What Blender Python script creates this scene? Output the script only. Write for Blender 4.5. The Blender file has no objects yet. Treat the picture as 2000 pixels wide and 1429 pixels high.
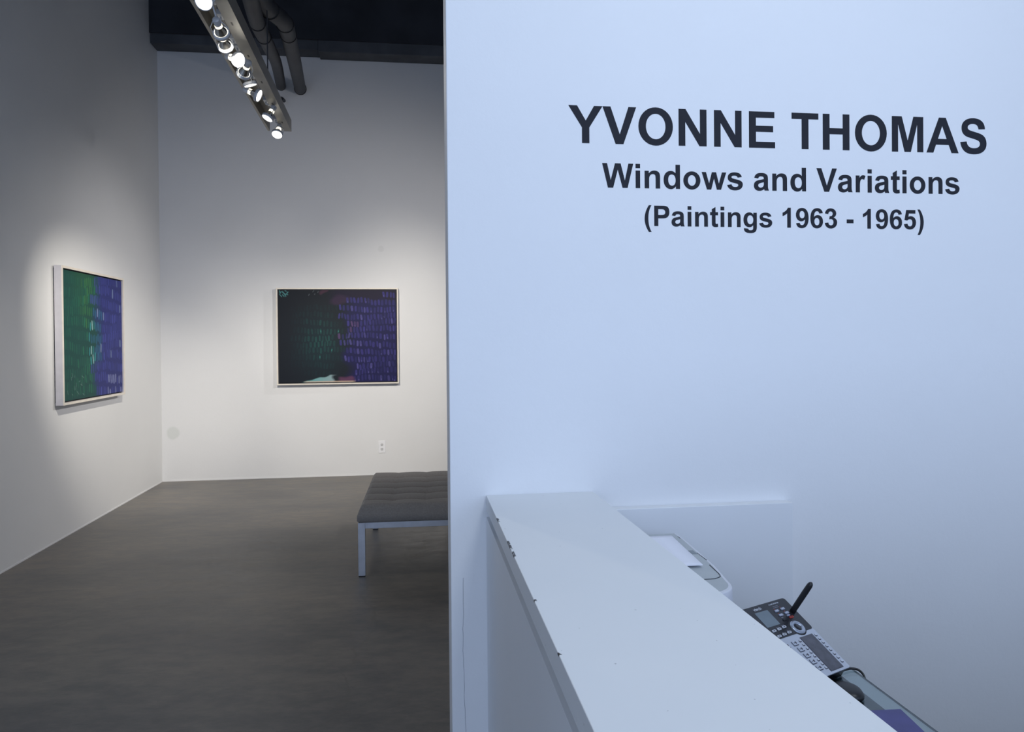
import bpy, bmesh, math, random
import numpy as np
from mathutils import Vector, Matrix
random.seed(7); rng = np.random.default_rng(11)
C = bpy.context.scene.collection
PI = math.pi
R = math.radians

# ------------------------------------------------------------------ materials
def lin(c):
    return tuple(((x/255)/12.92 if x/255 <= .04045 else (((x/255)+.055)/1.055)**2.4) for x in c)

class NT:
    def __init__(s, name):
        s.m = bpy.data.materials.new(name); s.m.use_nodes = True
        s.t = s.m.node_tree; s.b = s.t.nodes['Principled BSDF']
    def n(s, kind, **kw):
        nd = s.t.nodes.new(kind)
        for k, v in kw.items():
            if k in nd.inputs: nd.inputs[k].default_value = v
            else: setattr(nd, k, v)
        return nd
    def l(s, a, b): s.t.links.new(a, b)
    def set(s, **kw):
        for k, v in kw.items():
            s.b.inputs[k.replace('_', ' ')].default_value = v
        return s
    def coord(s, which='Object'):
        return s.n('ShaderNodeTexCoord').outputs[which]
    def noise(s, scale, detail=4, rough=.5, vec=None, mscale=None):
        c = vec or s.coord()
        if mscale:
            mp = s.n('ShaderNodeMapping'); mp.inputs['Scale'].default_value = mscale
            s.l(c, mp.inputs['Vector']); c = mp.outputs[0]
        nz = s.n('ShaderNodeTexNoise'); nz.inputs['Scale'].default_value = scale
        nz.inputs['Detail'].default_value = detail; nz.inputs['Roughness'].default_value = rough
        s.l(c, nz.inputs['Vector']); return nz.outputs['Fac']
    def ramp(s, fac, stops):
        r = s.n('ShaderNodeValToRGB'); e = r.color_ramp.elements
        while len(e) < len(stops): e.new(.5)
        for i, (p, c) in enumerate(stops):
            e[i].position = p; e[i].color = (*c, 1) if len(c) == 3 else c
        s.l(fac, r.inputs[0]); return r.outputs[0]
    def mix(s, fac, a, b):
        x = s.n('ShaderNodeMix', data_type='RGBA')
        for sock, v in ((x.inputs[0], fac), (x.inputs[6], a), (x.inputs[7], b)):
            if hasattr(v, 'default_value') and hasattr(v, 'links'): s.l(v, sock)
            elif isinstance(v, tuple): sock.default_value = (*v, 1)
            else: sock.default_value = v
        return x.outputs[2]
    def math(s, op, a, b=0.0, c=None):
        x = s.n('ShaderNodeMath', operation=op)
        for i, v in enumerate((a, b) if c is None else (a, b, c)):
            if isinstance(v, (int, float)): x.inputs[i].default_value = v
            else: s.l(v, x.inputs[i])
        return x.outputs[0]
    def base(s, out): s.l(out, s.b.inputs['Base Color']); return s
    def bump(s, h, strength=.2, dist=.01):
        b = s.n('ShaderNodeBump'); b.inputs['Strength'].default_value = strength
        b.inputs['Distance'].default_value = dist
        s.l(h, b.inputs['Height']); s.l(b.outputs[0], s.b.inputs['Normal']); return s

def plain(name, col, rough=.5, metal=0., var=.06, scale=20, spec=.5, bump=0, **kw):
    k = NT(name)
    f = k.noise(scale, 3)
    a = tuple(max(0, x*(1-var)) for x in col); b = tuple(min(1, x*(1+var)) for x in col)
    k.base(k.ramp(f, [(.3, a), (.7, b)]))
    k.set(Roughness=rough, Metallic=metal); k.b.inputs['Specular IOR Level'].default_value = spec
    if bump: k.bump(k.noise(bump, 3), .25, .002)
    for q, v in kw.items(): k.b.inputs[q.replace('_', ' ')].default_value = v
    return k.m

def wall_paint(name, col, spot=None, rough=.62, crack=None):
    k = NT(name)
    geo = k.n('ShaderNodeNewGeometry').outputs['Position']
    f = k.noise(1.6, 5, .6, geo)
    g = k.noise(55, 3, .6, geo)
    c = k.ramp(f, [(.25, tuple(x*.965 for x in col)), (.75, col)])
    if spot:                                    # an old patched spot of filler, a scuff with a shape of its own
        for (p, r, col2) in spot:
            d = k.n('ShaderNodeVectorMath', operation='DISTANCE'); k.l(geo, d.inputs[0]); d.inputs[1].default_value = p
            wob = k.math('ADD', d.outputs['Value'], k.math('MULTIPLY', k.math('SUBTRACT', k.noise(9, 2, .5, geo), .5), r*.5))
            m = k.ramp(k.math('DIVIDE', wob, r), [(.72, (1, 1, 1)), (1.0, (0, 0, 0))])
            c = k.mix(k.math('MULTIPLY', m, .8), c, col2)
    k.base(c); k.set(Roughness=rough)
    k.b.inputs['Specular IOR Level'].default_value = .3
    k.bump(k.math('ADD', k.math('MULTIPLY', g, .35), f), .22, .006)
    return k.m

M = {}
M['wall_back'] = wall_paint('wall_back_paint', (.80, .80, .80), [((-2.474, 8.33, .51), .075, (.66, .68, .66)), ((-.30, 8.33, 2.46), .04, (.72, .72, .72))])
M['wall_left'] = wall_paint('wall_left_paint', (.80, .80, .79))
M['wall'] = wall_paint('partition_paint', (.82, .82, .82))
M['dark'] = plain('ceiling_black_paint', (.030, .033, .042), .85, var=.25, scale=3)
M['beam'] = plain('beam_dark_paint', (.085, .092, .105), .8, var=.2, scale=4)

k = NT('polished_concrete')
geo = k.n('ShaderNodeNewGeometry').outputs['Position']
mp = k.n('ShaderNodeMapping'); mp.inputs['Rotation'].default_value = (0, 0, .5); mp.inputs['Scale'].default_value = (.8, 1.6, 1); k.l(geo, mp.inputs[0])
f1 = k.noise(1.1, 8, .62, mp.outputs[0]); f2 = k.noise(7, 8, .7, mp.outputs[0]); f3 = k.noise(60, 4, .6, geo)
vor = k.n('ShaderNodeTexVoronoi', feature='DISTANCE_TO_EDGE'); vor.inputs['Scale'].default_value = .55
wn = k.n('ShaderNodeTexNoise'); wn.inputs['Scale'].default_value = 1.4; wn.inputs['Detail'].default_value = 6; k.l(geo, wn.inputs['Vector'])
va = k.n('ShaderNodeVectorMath', operation='MULTIPLY_ADD'); va.inputs[1].default_value = (.9, .9, .9); k.l(wn.outputs['Color'], va.inputs[0]); k.l(geo, va.inputs[2]); k.l(va.outputs[0], vor.inputs['Vector'])
c1 = k.ramp(f1, [(.34, (.135, .130, .128)), (.5, (.185, .172, .156)), (.64, (.215, .192, .168))])
c2 = k.ramp(f2, [(.38, (.66, .68, .72)), (.60, (1.14, 1.12, 1.09))])
mm = k.n('ShaderNodeMix', data_type='RGBA', blend_type='MULTIPLY'); mm.inputs[0].default_value = .9; k.l(c1, mm.inputs[6]); k.l(c2, mm.inputs[7])
crk = k.ramp(vor.outputs['Distance'], [(.0, (1, 1, 1)), (.006, (0, 0, 0))])
k.base(k.mix(k.math('MULTIPLY', crk, k.math('MULTIPLY', f2, .45)), mm.outputs[2], (.09, .08, .075)))
k.l(k.ramp(f2, [(.3, (.36, .36, .36)), (.7, (.52, .52, .52))]), k.b.inputs['Roughness'])
k.bump(k.math('ADD', f2, k.math('MULTIPLY', f3, .25)), .10, .01)
M['floor'] = k.m

k = NT('grey_wool_fabric')
w = k.n('ShaderNodeTexWave'); w.inputs['Scale'].default_value = 260; w.inputs['Distortion'].default_value = 2; k.l(k.coord(), w.inputs[0])
f = k.noise(90, 4)
k.base(k.ramp(f, [(.3, (.29, .268, .245)), (.7, (.36, .333, .305))])); k.set(Roughness=.95)
k.b.inputs['Sheen Weight'].default_value = .2
k.bump(w.outputs['Fac'], .15, .001); M['fabric'] = k.m
M['steel'] = plain('brushed_steel', (.62, .63, .66), .42, .85, var=.08, scale=14)
M['pad'] = plain('black_foot', (.02, .02, .022), .6)
M['frame_side'] = plain('frame_white_wood', (.56, .54, .57), .5, var=.04)
M['frame_face'] = plain('frame_pale_maple', (.78, .72, .63), .45, var=.05)
M['linen_back'] = plain('painting_black_edge', (.015, .015, .018), .7)
M['counter'] = None
M['vinyl'] = plain('black_vinyl', (.022, .023, .030), .7, var=.05, spec=.2)
M['track'] = plain('track_white_metal', (.30, .29, .27), .4, .15, var=.06)
M['track_in'] = plain('track_inside_metal', (.34, .32, .28), .45, .3, var=.1)
M['slot'] = plain('track_slot_dark', (.05, .048, .045), .6)
M['lamp_white'] = plain('lamp_white_enamel', (.62, .64, .68), .35, .1)
M['chrome'] = plain('lamp_chrome', (.75, .74, .70), .14, 1.0)
M['pipe'] = plain('pipe_dark_grey', (.045, .050, .060), .6, var=.12, scale=5)
M['pipe_ring'] = plain('pipe_seam', (.015, .015, .018), .6)
M['outlet'] = plain('outlet_white_plastic', (.88, .88, .90), .35, var=.02)
M['outlet_face'] = plain('outlet_receptacle_plastic', (.68, .68, .69), .35, var=.02)
M['black'] = plain('slot_black', (.01, .01, .012), .5)
M['printer'] = plain('printer_offwhite', (.66, .67, .72), .45, var=.02)
M['printer_top'] = plain('printer_grey', (.44, .47, .48), .5, var=.03)
M['printer_dark'] = plain('printer_seam', (.03, .035, .045), .5)
M['paper'] = plain('paper_white', (.84, .84, .90), .7, var=.01)
M['phone_black'] = plain('phone_gloss_black', (.022, .022, .027), .22, var=.1, spec=.5)
M['phone_silver'] = plain('phone_silver_plastic', (.50, .53, .60), .38, .1, var=.03)
M['phone_screen'] = plain('phone_lcd_screen', (.16, .20, .23), .3, var=.08)
M['phone_index'] = plain('phone_index_card', (.075, .075, .095), .3, var=.15)
M['btn_light'] = plain('button_pale', (.55, .57, .62), .4)
M['btn_blue'] = plain('button_blue_grey', (.30, .33, .42), .4)
M['btn_red'] = plain('button_red', (.42, .045, .03), .4)
M['ring'] = plain('dial_ring_silver', (.42, .46, .54), .25, .6)
M['print'] = plain('phone_print_pale', (.55, .57, .62), .6)
M['print_dim'] = plain('phone_print_dim', (.17, .17, .20), .6)
M['print_dark'] = plain('phone_print_dark', (.05, .05, .07), .6)
M['rubber'] = plain('black_rubber', (.012, .012, .014), .42)
M['cabinet'] = plain('desk_pedestal_grey', (.045, .052, .060), .6, var=.08)
M['book'] = plain('purple_cover', (.055, .050, .20), .4, var=.15)
M['white_lam'] = plain('white_laminate', (.80, .81, .82), .42, var=.015, scale=3)
M['exterior'] = plain('front_wall_paint', (.55, .56, .58), .8)

# worn white laminate: black chips along the top left arris
k = NT('counter_laminate')
co = k.coord(); sp = k.n('ShaderNodeSeparateXYZ'); k.l(co, sp.inputs[0])
f = k.noise(2.2, 5, .6)
c = k.ramp(f, [(.3, (.76, .78, .79)), (.7, (.80, .81, .81))])
sc = k.noise(38, 3, .6, mscale=(1, 1, 1))
big = k.noise(5.5, 2, .5, mscale=(.2, 1, .2))
edge = k.ramp(k.math('ADD', k.math('MULTIPLY', k.math('ABSOLUTE', sp.outputs['Z']), 150.0), k.math('MULTIPLY', k.math('ABSOLUTE', k.math('SUBTRACT', sp.outputs['X'], k.math('MULTIPLY', sp.outputs['Y'], .0133/1.6435))), 110.0)), [(.35, (1, 1, 1)), (.5, (0, 0, 0))])
chip = k.math('MULTIPLY', edge, k.math('MULTIPLY', k.math('GREATER_THAN', sc, .53), k.math('GREATER_THAN', big, .53)))
c = k.mix(chip, c, (.02, .02, .022))
tiny = k.math('GREATER_THAN', k.noise(130, 1, .4), .80)
c = k.mix(k.math('MULTIPLY', tiny, .6), c, (.3, .3, .32))
k.base(c); k.set(Roughness=.42); k.b.inputs['Specular IOR Level'].default_value = .4
M['counter'] = k.m

def emis(name, col, st):
    k = NT(name); k.base(k.ramp(k.noise(30, 1), [(.3, (.8, .8, .8)), (.7, (.85, .85, .85))]))
    k.b.inputs['Emission Color'].default_value = (*col, 1); k.b.inputs['Emission Strength'].default_value = st
    return k.m
M['lens'] = emis('lamp_lens_lit', (1, .94, .80), 7)
M['glow'] = emis('lamp_vent_glow', (1, .90, .66), 1.8)

k = NT('desk_glass'); k.b.inputs['Transmission Weight'].default_value = 1; k.b.inputs['IOR'].default_value = 1.5
k.base(k.ramp(k.noise(3, 1), [(.3, (.58, .70, .72)), (.7, (.60, .72, .74))])); k.set(Roughness=.0)
M['glass'] = k.m
M['glass_edge'] = plain('glass_edge_dark_green', (.025, .05, .055), .1, var=.1)

# ------------------------------------------------------------------ mesh builders
class MB:
    def __init__(s): s.bm = bmesh.new(); s.mi = 0
    def face(s, vs, smooth=False):
        try: f = s.bm.faces.new(vs)
        except ValueError: return
        f.material_index = s.mi; f.smooth = smooth; return f
    def box(s, x0, x1, y0, y1, z0, z1, mi=None, mat=None, bevel=0, seg=2):
        if mi is not None: s.mi = mi
        P = [(x0,y0,z0),(x1,y0,z0),(x1,y1,z0),(x0,y1,z0),(x0,y0,z1),(x1,y0,z1),(x1,y1,z1),(x0,y1,z1)]
        v = [s.bm.verts.new(Vector(p) if mat is None else mat @ Vector(p)) for p in P]
        fs = [s.face([v[i] for i in q]) for q in ((0,3,2,1),(4,5,6,7),(0,1,5,4),(1,2,6,5),(2,3,7,6),(3,0,4,7))]
        if bevel:
            es = {e for f in fs for e in f.edges}
            r = bmesh.ops.bevel(s.bm, geom=list(es), offset=bevel, segments=seg, profile=.5, affect='EDGES', clamp_overlap=True)
            for f in r['faces']: f.material_index = s.mi; f.smooth = True
        return s
    def tube(s, pts, r, n=16, caps=True, smooth=True):
        pts = [Vector(p) for p in pts]
        rs = r if isinstance(r, (list, tuple)) else [r]*len(pts)
        rings = []; nrm = None
        for i, p in enumerate(pts):
            t = (pts[min(i+1, len(pts)-1)]-pts[max(i-1, 0)]).normalized()
            if nrm is None:
                a = Vector((0,0,1)) if abs(t.z) < .9 else Vector((1,0,0))
                nrm = t.cross(a).normalized()
            else: nrm = (nrm-t*nrm.dot(t)).normalized()
            bn = t.cross(nrm)
            rings.append([s.bm.verts.new(p+(nrm*math.cos(2*PI*j/n)+bn*math.sin(2*PI*j/n))*rs[i]) for j in range(n)])
        for a, b in zip(rings, rings[1:]):
            for j in range(n): s.face([a[j], a[(j+1)%n], b[(j+1)%n], b[j]], smooth)
        if caps: s.face(list(reversed(rings[0]))); s.face(rings[-1])
        return s
    def lathe(s, prof, mat, n=28, smooth=True):   # prof: (radius, height) pairs along local z
        rings = []
        for r, z in prof:
            rings.append([s.bm.verts.new(mat @ Vector((r*math.cos(2*PI*j/n), r*math.sin(2*PI*j/n), z))) for j in range(n)] if r > 1e-6 else [s.bm.verts.new(mat @ Vector((0,0,z)))])
        for a, b in zip(rings, rings[1:]):
            for j in range(n):
                k2 = (j+1) % n
                if len(a) == 1 and len(b) == 1: continue
                if len(a) == 1: s.face([a[0], b[k2], b[j]], smooth)
                elif len(b) == 1: s.face([a[j], a[k2], b[0]], smooth)
                else: s.face([a[j], a[k2], b[k2], b[j]], smooth)
        return s
    def prism(s, poly, z0, z1, mat=None, smooth_side=False):
        T = (lambda p: Vector(p)) if mat is None else (lambda p: mat @ Vector(p))
        a = [s.bm.verts.new(T((x, y, z0))) for x, y in poly]; b = [s.bm.verts.new(T((x, y, z1))) for x, y in poly]
        s.face(list(reversed(a))); s.face(b)
        n = len(poly)
        for i in range(n): s.face([a[i], a[(i+1)%n], b[(i+1)%n], b[i]], smooth_side)
        return s
    def build(s, name, mats, parent=None, loc=None, recalc=True):
        if recalc: bmesh.ops.recalc_face_normals(s.bm, faces=s.bm.faces)
        me = bpy.data.meshes.new(name); s.bm.to_mesh(me); s.bm.free()
        for m in (mats if isinstance(mats, (list, tuple)) else [mats]): me.materials.append(m)
        o = bpy.data.objects.new(name, me); C.objects.link(o)
        if parent: o.parent = parent
        if loc is not None: o.location = loc
        return o

def thing(name, label, cat, loc=(0,0,0), rotz=0, group=None):
    o = bpy.data.objects.new(name, None); C.objects.link(o); o.empty_display_size = .1
    o.location = loc; o.rotation_euler = (0, 0, rotz); return tag(o, label, cat, group)
def tag(o, label, cat, group=None):
    o['label'] = label; o['category'] = cat
    if group: o['group'] = group
    return o
def struct(o): o['kind'] = 'structure'; return o
def rrect(x0, y0, x1, y1, r, n=5):
    out = []
    for cx, cy, a0 in ((x1-r, y1-r, 0), (x0+r, y1-r, 90), (x0+r, y0+r, 180), (x1-r, y0+r, 270)):
        for i in range(n+1):
            a = R(a0+90*i/n); out.append((cx+r*math.cos(a), cy+r*math.sin(a)))
    return out

# ------------------------------------------------------------------ the room
XL, YB, YP, XP = -2.585, 8.33, 1.8445, .094
XR, YF, ZCL = 4.2, -2.2, 5.6
m = MB(); m.box(XL-.2, XR+.2, YF-.2, YB+.2, -.2, 0); struct(m.build('floor', M['floor']))
m = MB(); m.box(XL-.2, XL, YF-.2, YB+.2, 0, ZCL); struct(m.build('wall_left', M['wall_left']))
m = MB(); m.box(XL, XR, YB, YB+.2, 0, ZCL); struct(m.build('wall_back', M['wall_back']))
m = MB(); m.box(XR, XR+.2, YF-.2, YB+.2, 0, ZCL); struct(m.build('wall_right', M['wall']))
m = MB(); m.box(XL-.2, XR+.2, YF-.2, YB+.2, ZCL, ZCL+.2); struct(m.build('ceiling', M['dark']))
m = MB(); m.box(XP, XR, YP, YP+.12, 0, 3.4, bevel=.0025, seg=3); struct(m.build('wall_partition', M['wall']))
# dark soffit beam over the back wall, in two lengths
m = MB(); m.box(XL, -.92, 8.115, YB, 4.503, ZCL, bevel=.006); struct(m.build('trim_1', M['beam']))
m = MB(); m.box(-.92, XR, 8.10, YB, 4.482, ZCL, bevel=.006); struct(m.build('trim_2', M['beam']))
m = MB(); m.box(XL, XR, 8.085, 8.0995, 4.60, ZCL); struct(m.build('trim_3', M['dark']))
# thin caulk line where the walls meet the slab
m = MB(); m.box(XL, XR, YB-.004, YB, 0, .014); struct(m.build('baseboard_back', M['wall']))
m = MB(); m.box(XL, XL+.004, YF, YB-.004, 0, .010); struct(m.build('baseboard_left', M['wall']))
# front wall behind the photographer, with an assumed, unseen window opening added to let bluish light in
WX0, WX1, WZ0, WZ1 = -2.3, 3.5, .5, 3.5
m = MB()
m.box(XL, WX0, YF-.2, YF, 0, ZCL); m.box(WX1, XR, YF-.2, YF, 0, ZCL); m.box(WX0, WX1, YF-.2, YF, 0, WZ0); m.box(WX0, WX1, YF-.2, YF, WZ1, ZCL)
struct(m.build('wall_front', M['exterior']))
m = MB()
for x in (WX0, (WX0+WX1)/2-.02, WX1-.04): m.box(x, x+.04, YF-.14, YF-.06, WZ0, WZ1)
m.box(WX0, WX1, YF-.14, YF-.06, WZ0, WZ0+.04); m.box(WX0, WX1, YF-.14, YF-.06, WZ1-.04, WZ1)
struct(m.build('assumed_window_1', M['steel']))  # unseen frame of the assumed window opening

# hairline crack low on the partition
m = MB(); pts = []
z = .87; x = .1245
rr = random.Random(3)
while z > .40:
    pts.append((x, z)); z -= .018; x += rr.uniform(-.0015, .0017)
for (xa, za), (xb, zb) in zip(pts, pts[1:]):
    w = .00035
    v = [m.bm.verts.new((a, YP-.0004, b)) for a, b in ((xa-w, za), (xa+w, za), (xb+w, zb), (xb-w, zb))]
    m.face(v)
struct(m.build('trim_4', M['print_dim']))

# ------------------------------------------------------------------ lettering on the wall
# glyph outlines in 1/1000 em; strings: M/L/C commands, curves cubic
def ell(cx, cy, rx, ry, kx=.56):
    return [('M', cx+rx, cy), ('C', cx+rx, cy+ry*kx, cx+rx*kx, cy+ry, cx, cy+ry), ('C', cx-rx*kx, cy+ry, cx-rx, cy+ry*kx, cx-rx, cy),
            ('C', cx-rx, cy-ry*kx, cx-rx*kx, cy-ry, cx, cy-ry), ('C', cx+rx*kx, cy-ry, cx+rx, cy-ry*kx, cx+rx, cy)]
def P(s):
    out = []; tk = s.split(); i = 0; cmd = 'M'
    while i < len(tk):
        if tk[i] in 'MLC': cmd = tk[i]; i += 1
        n = 6 if cmd == 'C' else 2
        out.append((cmd, *[float(t) for t in tk[i:i+n]])); i += n
        if cmd == 'M': cmd = 'L'
    return out
SIX = ["M 512 541 C 498 656 412 719 302 719 C 140 719 35 601 35 347 C 35 107 132 -12 285 -12 C 421 -12 520 88 520 237 C 520 381 430 470 318 470 C 260 470 210 446 172 396 C 178 556 226 609 290 609 C 340 609 372 580 379 526",
       "M 187 241 C 187 145 233 98 287 98 C 342 98 383 141 383 228 C 383 318 339 364 285 364 C 230 364 187 322 187 241"]
def rot180(path): return [(c[0], *[(555-v if j % 2 == 0 else 707-v) for j, v in enumerate(c[1:])]) for c in path]
def mirx(path, w): return [(c[0], *[(w-v if j % 2 == 0 else v) for j, v in enumerate(c[1:])]) for c in path]
LP = P("M 304 -210 L 210 -210 C 108 -58 56 100 56 257 C 56 418 112 585 212 729 L 305 729 C 214 575 190 420 190 265 C 190 100 216 -50 304 -210")
GL = {
 'Y': (667, [P("M 261 0 261 301 -1 716 168 716 336 432 501 716 667 716 405 300 405 0")]),
 'V': (667, [P("M 255 0 0 716 157 716 338 186 513 716 667 716 410 0")]),
 'O': (778, [ell(389, 358, 346, 370), ell(389, 358, 197, 246)]),
 'N': (722, [P("M 73 0 73 716 214 716 507 238 507 716 641 716 641 0 496 0 208 467 208 0")]),
 'E': (667, [P("M 73 0 73 716 604 716 604 595 217 595 217 436 577 436 577 316 217 316 217 121 617 121 617 0")]),
 'T': (611, [P("M 234 0 234 595 22 595 22 716 590 716 590 595 378 595 378 0")]),
 'H': (722, [P("M 73 0 73 716 218 716 218 434 501 434 501 716 645 716 645 0 501 0 501 313 218 313 218 0")]),
 'M': (833, [P("M 70 0 70 716 287 716 417 228 545 716 762 716 762 0 628 0 628 563 486 0 347 0 205 563 205 0")]),
 'A': (722, [P("M 718 0 561 0 498 163 212 163 153 0 0 0 279 716 432 716"), P("M 452 283 353 549 256 283")]),
 'S': (667, [P("M 36 233 L 177 247 C 190 164 238 112 338 112 C 431 112 481 148 481 205 C 481 248 452 270 400 286 C 375 295 320 310 233 331 C 121 359 66 420 66 524 C 66 640 160 728 328 728 C 495 728 590 650 594 508 L 449 502 C 438 577 402 610 326 610 C 248 610 203 580 203 536 C 203 500 226 482 300 462 C 450 425 520 410 568 364 C 605 330 629 280 629 206 C 629 80 530 -13 337 -13 C 157 -13 56 72 36 233")]),
 'W': (944, [P("M 174 0 3 716 151 716 259 224 390 716 562 716 688 216 798 716 944 716 770 0 617 0 474 536 332 0")]),
 'w': (778, [P("M 165 0 1 519 134 519 231 179 320 519 452 519 538 179 637 519 772 519 606 0 475 0 386 332 298 0")]),
 'i': (278, [P("M 72 589 72 716 209 716 209 589"), P("M 72 0 72 519 209 519 209 0")]),
 'n': (611, [P("M 543 0 L 406 0 L 406 265 C 406 350 400 374 393 387 C 383 411 357 426 325 426 C 284 426 247 404 233 375 C 212 345 206 320 206 235 L 206 0 L 69 0 L 69 519 L 196 519 L 196 443 C 241 501 298 530 367 530 C 398 530 426 525 451 514 C 476 503 495 489 508 472 C 521 454 530 435 535 413 C 540 391 543 361 543 322")]),
 'd': (611, [P("M 547 0 L 420 0 L 420 76 C 378 18 322 -12 264 -12 C 146 -12 41 83 41 261 C 41 443 144 530 262 530 C 319 530 368 507 410 459 L 410 716 L 547 716"), P("M 181 271 C 181 370 226 426 296 426 C 364 426 412 368 412 256 C 412 148 366 92 298 92 C 230 92 181 152 181 271")]),
 'o': (611, [ell(305, 259, 265, 271), ell(305, 259, 125, 160)]),
 's': (556, [P("M 24 148 L 161 169 C 170 118 208 90 270 90 C 339 90 374 114 374 147 C 374 177 352 186 322 193 C 170 226 130 237 101 257 C 61 284 41 322 41 370 C 41 460 110 530 255 530 C 392 530 459 485 484 396 L 355 372 C 344 411 313 432 258 432 C 188 432 158 413 158 385 C 158 345 222 341 342 313 C 466 285 516 241 516 168 C 516 76 436 -12 270 -12 C 129 -12 42 53 24 148")]),
 'a': (556, [P("M 174 361 L 50 383 C 74 483 134 530 270 530 C 330 530 375 523 404 508 C 434 494 455 476 467 454 C 479 432 485 392 485 333 L 484 173 C 484 128 486 95 490 74 C 494 53 502 28 515 0 L 379 0 C 373 11 364 40 362 48 C 325 10 270 -12 208 -12 C 98 -12 35 56 35 146 C 35 219 70 272 146 300 C 180 313 312 333 354 350 L 354 364 C 354 409 329 427 262 427 C 214 427 187 408 174 361"), P("M 354 253 C 321 242 256 231 222 216 C 193 203 172 184 172 154 C 172 116 204 86 248 86 C 296 86 337 116 349 154 C 353 167 354 190 354 226")]),
 'r': (389, [P("M 203 0 L 66 0 L 66 519 L 193 519 L 193 445 C 226 497 252 530 309 530 C 337 530 363 522 389 508 L 346 389 C 326 403 306 410 284 410 C 236 410 203 380 203 160")]),
 't': (333, [P("M 310 519 L 310 409 L 216 409 L 216 200 C 216 122 214 100 248 100 C 262 100 280 104 302 112 L 314 6 C 286 -6 252 -12 218 -12 C 160 -12 112 12 91 50 C 80 72 79 105 79 183 L 79 409 L 16 409 L 16 519 L 79 519 L 79 622 L 216 702 L 216 519")]),
 'P': (667, [P("M 73 0 L 73 716 L 305 716 C 437 716 480 711 514 700 C 574 682 624 620 624 496 C 624 358 550 300 474 280 C 436 272 380 270 312 270 L 218 270 L 218 0"), P("M 218 595 L 218 391 L 297 391 C 382 391 411 397 432 408 C 460 424 475 455 475 494 C 475 542 445 578 405 588 C 382 594 350 595 288 595")]),
 'g': (611, [P("M 59 -34 L 216 -53 C 222 -88 244 -108 297 -108 C 348 -108 379 -98 393 -78 C 404 -60 406 -40 406 0 L 406 76 C 364 22 316 0 264 0 C 129 0 41 102 41 262 C 41 440 142 530 264 530 C 324 530 376 504 415 446 L 415 519 L 543 519 L 543 53 C 543 -48 533 -100 505 -137 C 470 -186 405 -211 302 -211 C 130 -211 58 -150 58 -60"), P("M 181 271 C 181 370 230 426 296 426 C 362 426 411 368 411 264 C 411 160 362 105 294 105 C 230 105 181 160 181 271")]),
 '1': (556, [P("M 393 0 L 256 0 L 256 517 C 206 470 147 436 79 413 L 79 537 C 160 564 254 636 282 719 L 393 719")]),
 '6': (556, [P(q) for q in SIX]),
 '9': (556, [rot180(P(q)) for q in SIX]),
 '3': (556, [P("M 37 190 L 170 206 C 178 140 215 102 271 102 C 330 102 373 148 373 219 C 373 288 333 332 276 332 C 256 332 236 328 209 320 L 224 432 C 301 430 343 465 343 526 C 343 577 311 609 263 609 C 214 609 178 576 170 511 L 43 533 C 65 654 144 719 266 719 C 398 719 479 634 479 537 C 479 472 443 420 374 383 C 456 366 514 302 514 213 C 514 85 410 -12 270 -12 C 145 -12 50 65 37 190")]),
 '5': (556, [P("M 44 184 L 181 198 C 189 138 228 102 280 102 C 340 102 381 150 381 239 C 381 325 342 367 278 367 C 238 367 204 350 174 314 L 63 331 L 133 706 L 499 706 L 499 576 L 238 576 L 217 454 C 248 470 280 478 312 478 C 435 478 523 387 523 246 C 523 100 425 -12 280 -12 C 144 -12 57 62 44 184")]),
 '(': (333, [LP]), ')': (333, [mirx(LP, 333)]),
 '-': (333, [P("M 56 190 56 327 320 327 320 190")]), ' ': (278, []),
}
def flat(path, n=10):
    pts = []
    for c in path:
        if c[0] in 'ML': pts.append((c[1], c[2]))
        else:
            x0, y0 = pts[-1]
            for i in range(1, n+1):
                t = i/n; u = 1-t
                pts.append((u**3*x0+3*u*u*t*c[1]+3*u*t*t*c[3]+t**3*c[5], u**3*y0+3*u*u*t*c[2]+3*u*t*t*c[4]+t**3*c[6]))
    if math.dist(pts[0], pts[-1]) < 1e-6: pts.pop()
    return pts
def word_mesh(name, text, em, mat4, material, parent, depth=.0006):
    cu = bpy.data.curves.new(name, 'CURVE'); cu.dimensions = '2D'; cu.fill_mode = 'BOTH'; cu.extrude = depth/2
    x = 0
    for ch in text:
        adv, paths = GL[ch]
        for p in paths:
            pts = flat(p); sp = cu.splines.new('POLY'); sp.points.add(len(pts)-1)
            for i, (a, b) in enumerate(pts): sp.points[i].co = ((x+a)/1000*em, b/1000*em, 0, 1)
            sp.use_cyclic_u = True
        x += adv
    tmp = bpy.data.objects.new('tmp', cu); C.objects.link(tmp)
    bpy.context.view_layer.update()
    me = bpy.data.meshes.new_from_object(tmp.evaluated_get(bpy.context.evaluated_depsgraph_get()))
    bpy.data.objects.remove(tmp); bpy.data.curves.remove(cu)
    me.name = name; me.transform(mat4); me.materials.clear(); me.materials.append(material)
    o = bpy.data.objects.new(name, me); C.objects.link(o)
    if parent: o.parent = parent
    return o, x/1000*em
def adv(text, em): return sum(GL[c][0] for c in text)/1000*em
upright = Matrix.Rotation(PI/2, 4, 'X')
for text, em, x0, z0, lab in (
    ('YVONNE THOMAS', .1303, .3964, 1.9405, 'large black vinyl lettering in capitals, topmost line on the pale blue partition'),
    ('Windows and Variations', .0852, .4811, 1.8310, 'black vinyl lettering reading Windows and Variations, middle line on the partition'),
    ('(Paintings 1963 - 1965)', .0719, .5864, 1.7362, 'smallest black vinyl lettering in brackets, bottom line on the partition')):
    t = thing('vinyl_lettering', lab, 'lettering', (x0, YP-.0003, z0), group='lines of wall lettering')
    x = 0
    for wd in text.split(' '):
        word_mesh('word', wd, em, Matrix.Translation((x, 0, 0)) @ upright, M['vinyl'], t)
        x += adv(wd+' ', em)

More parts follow.
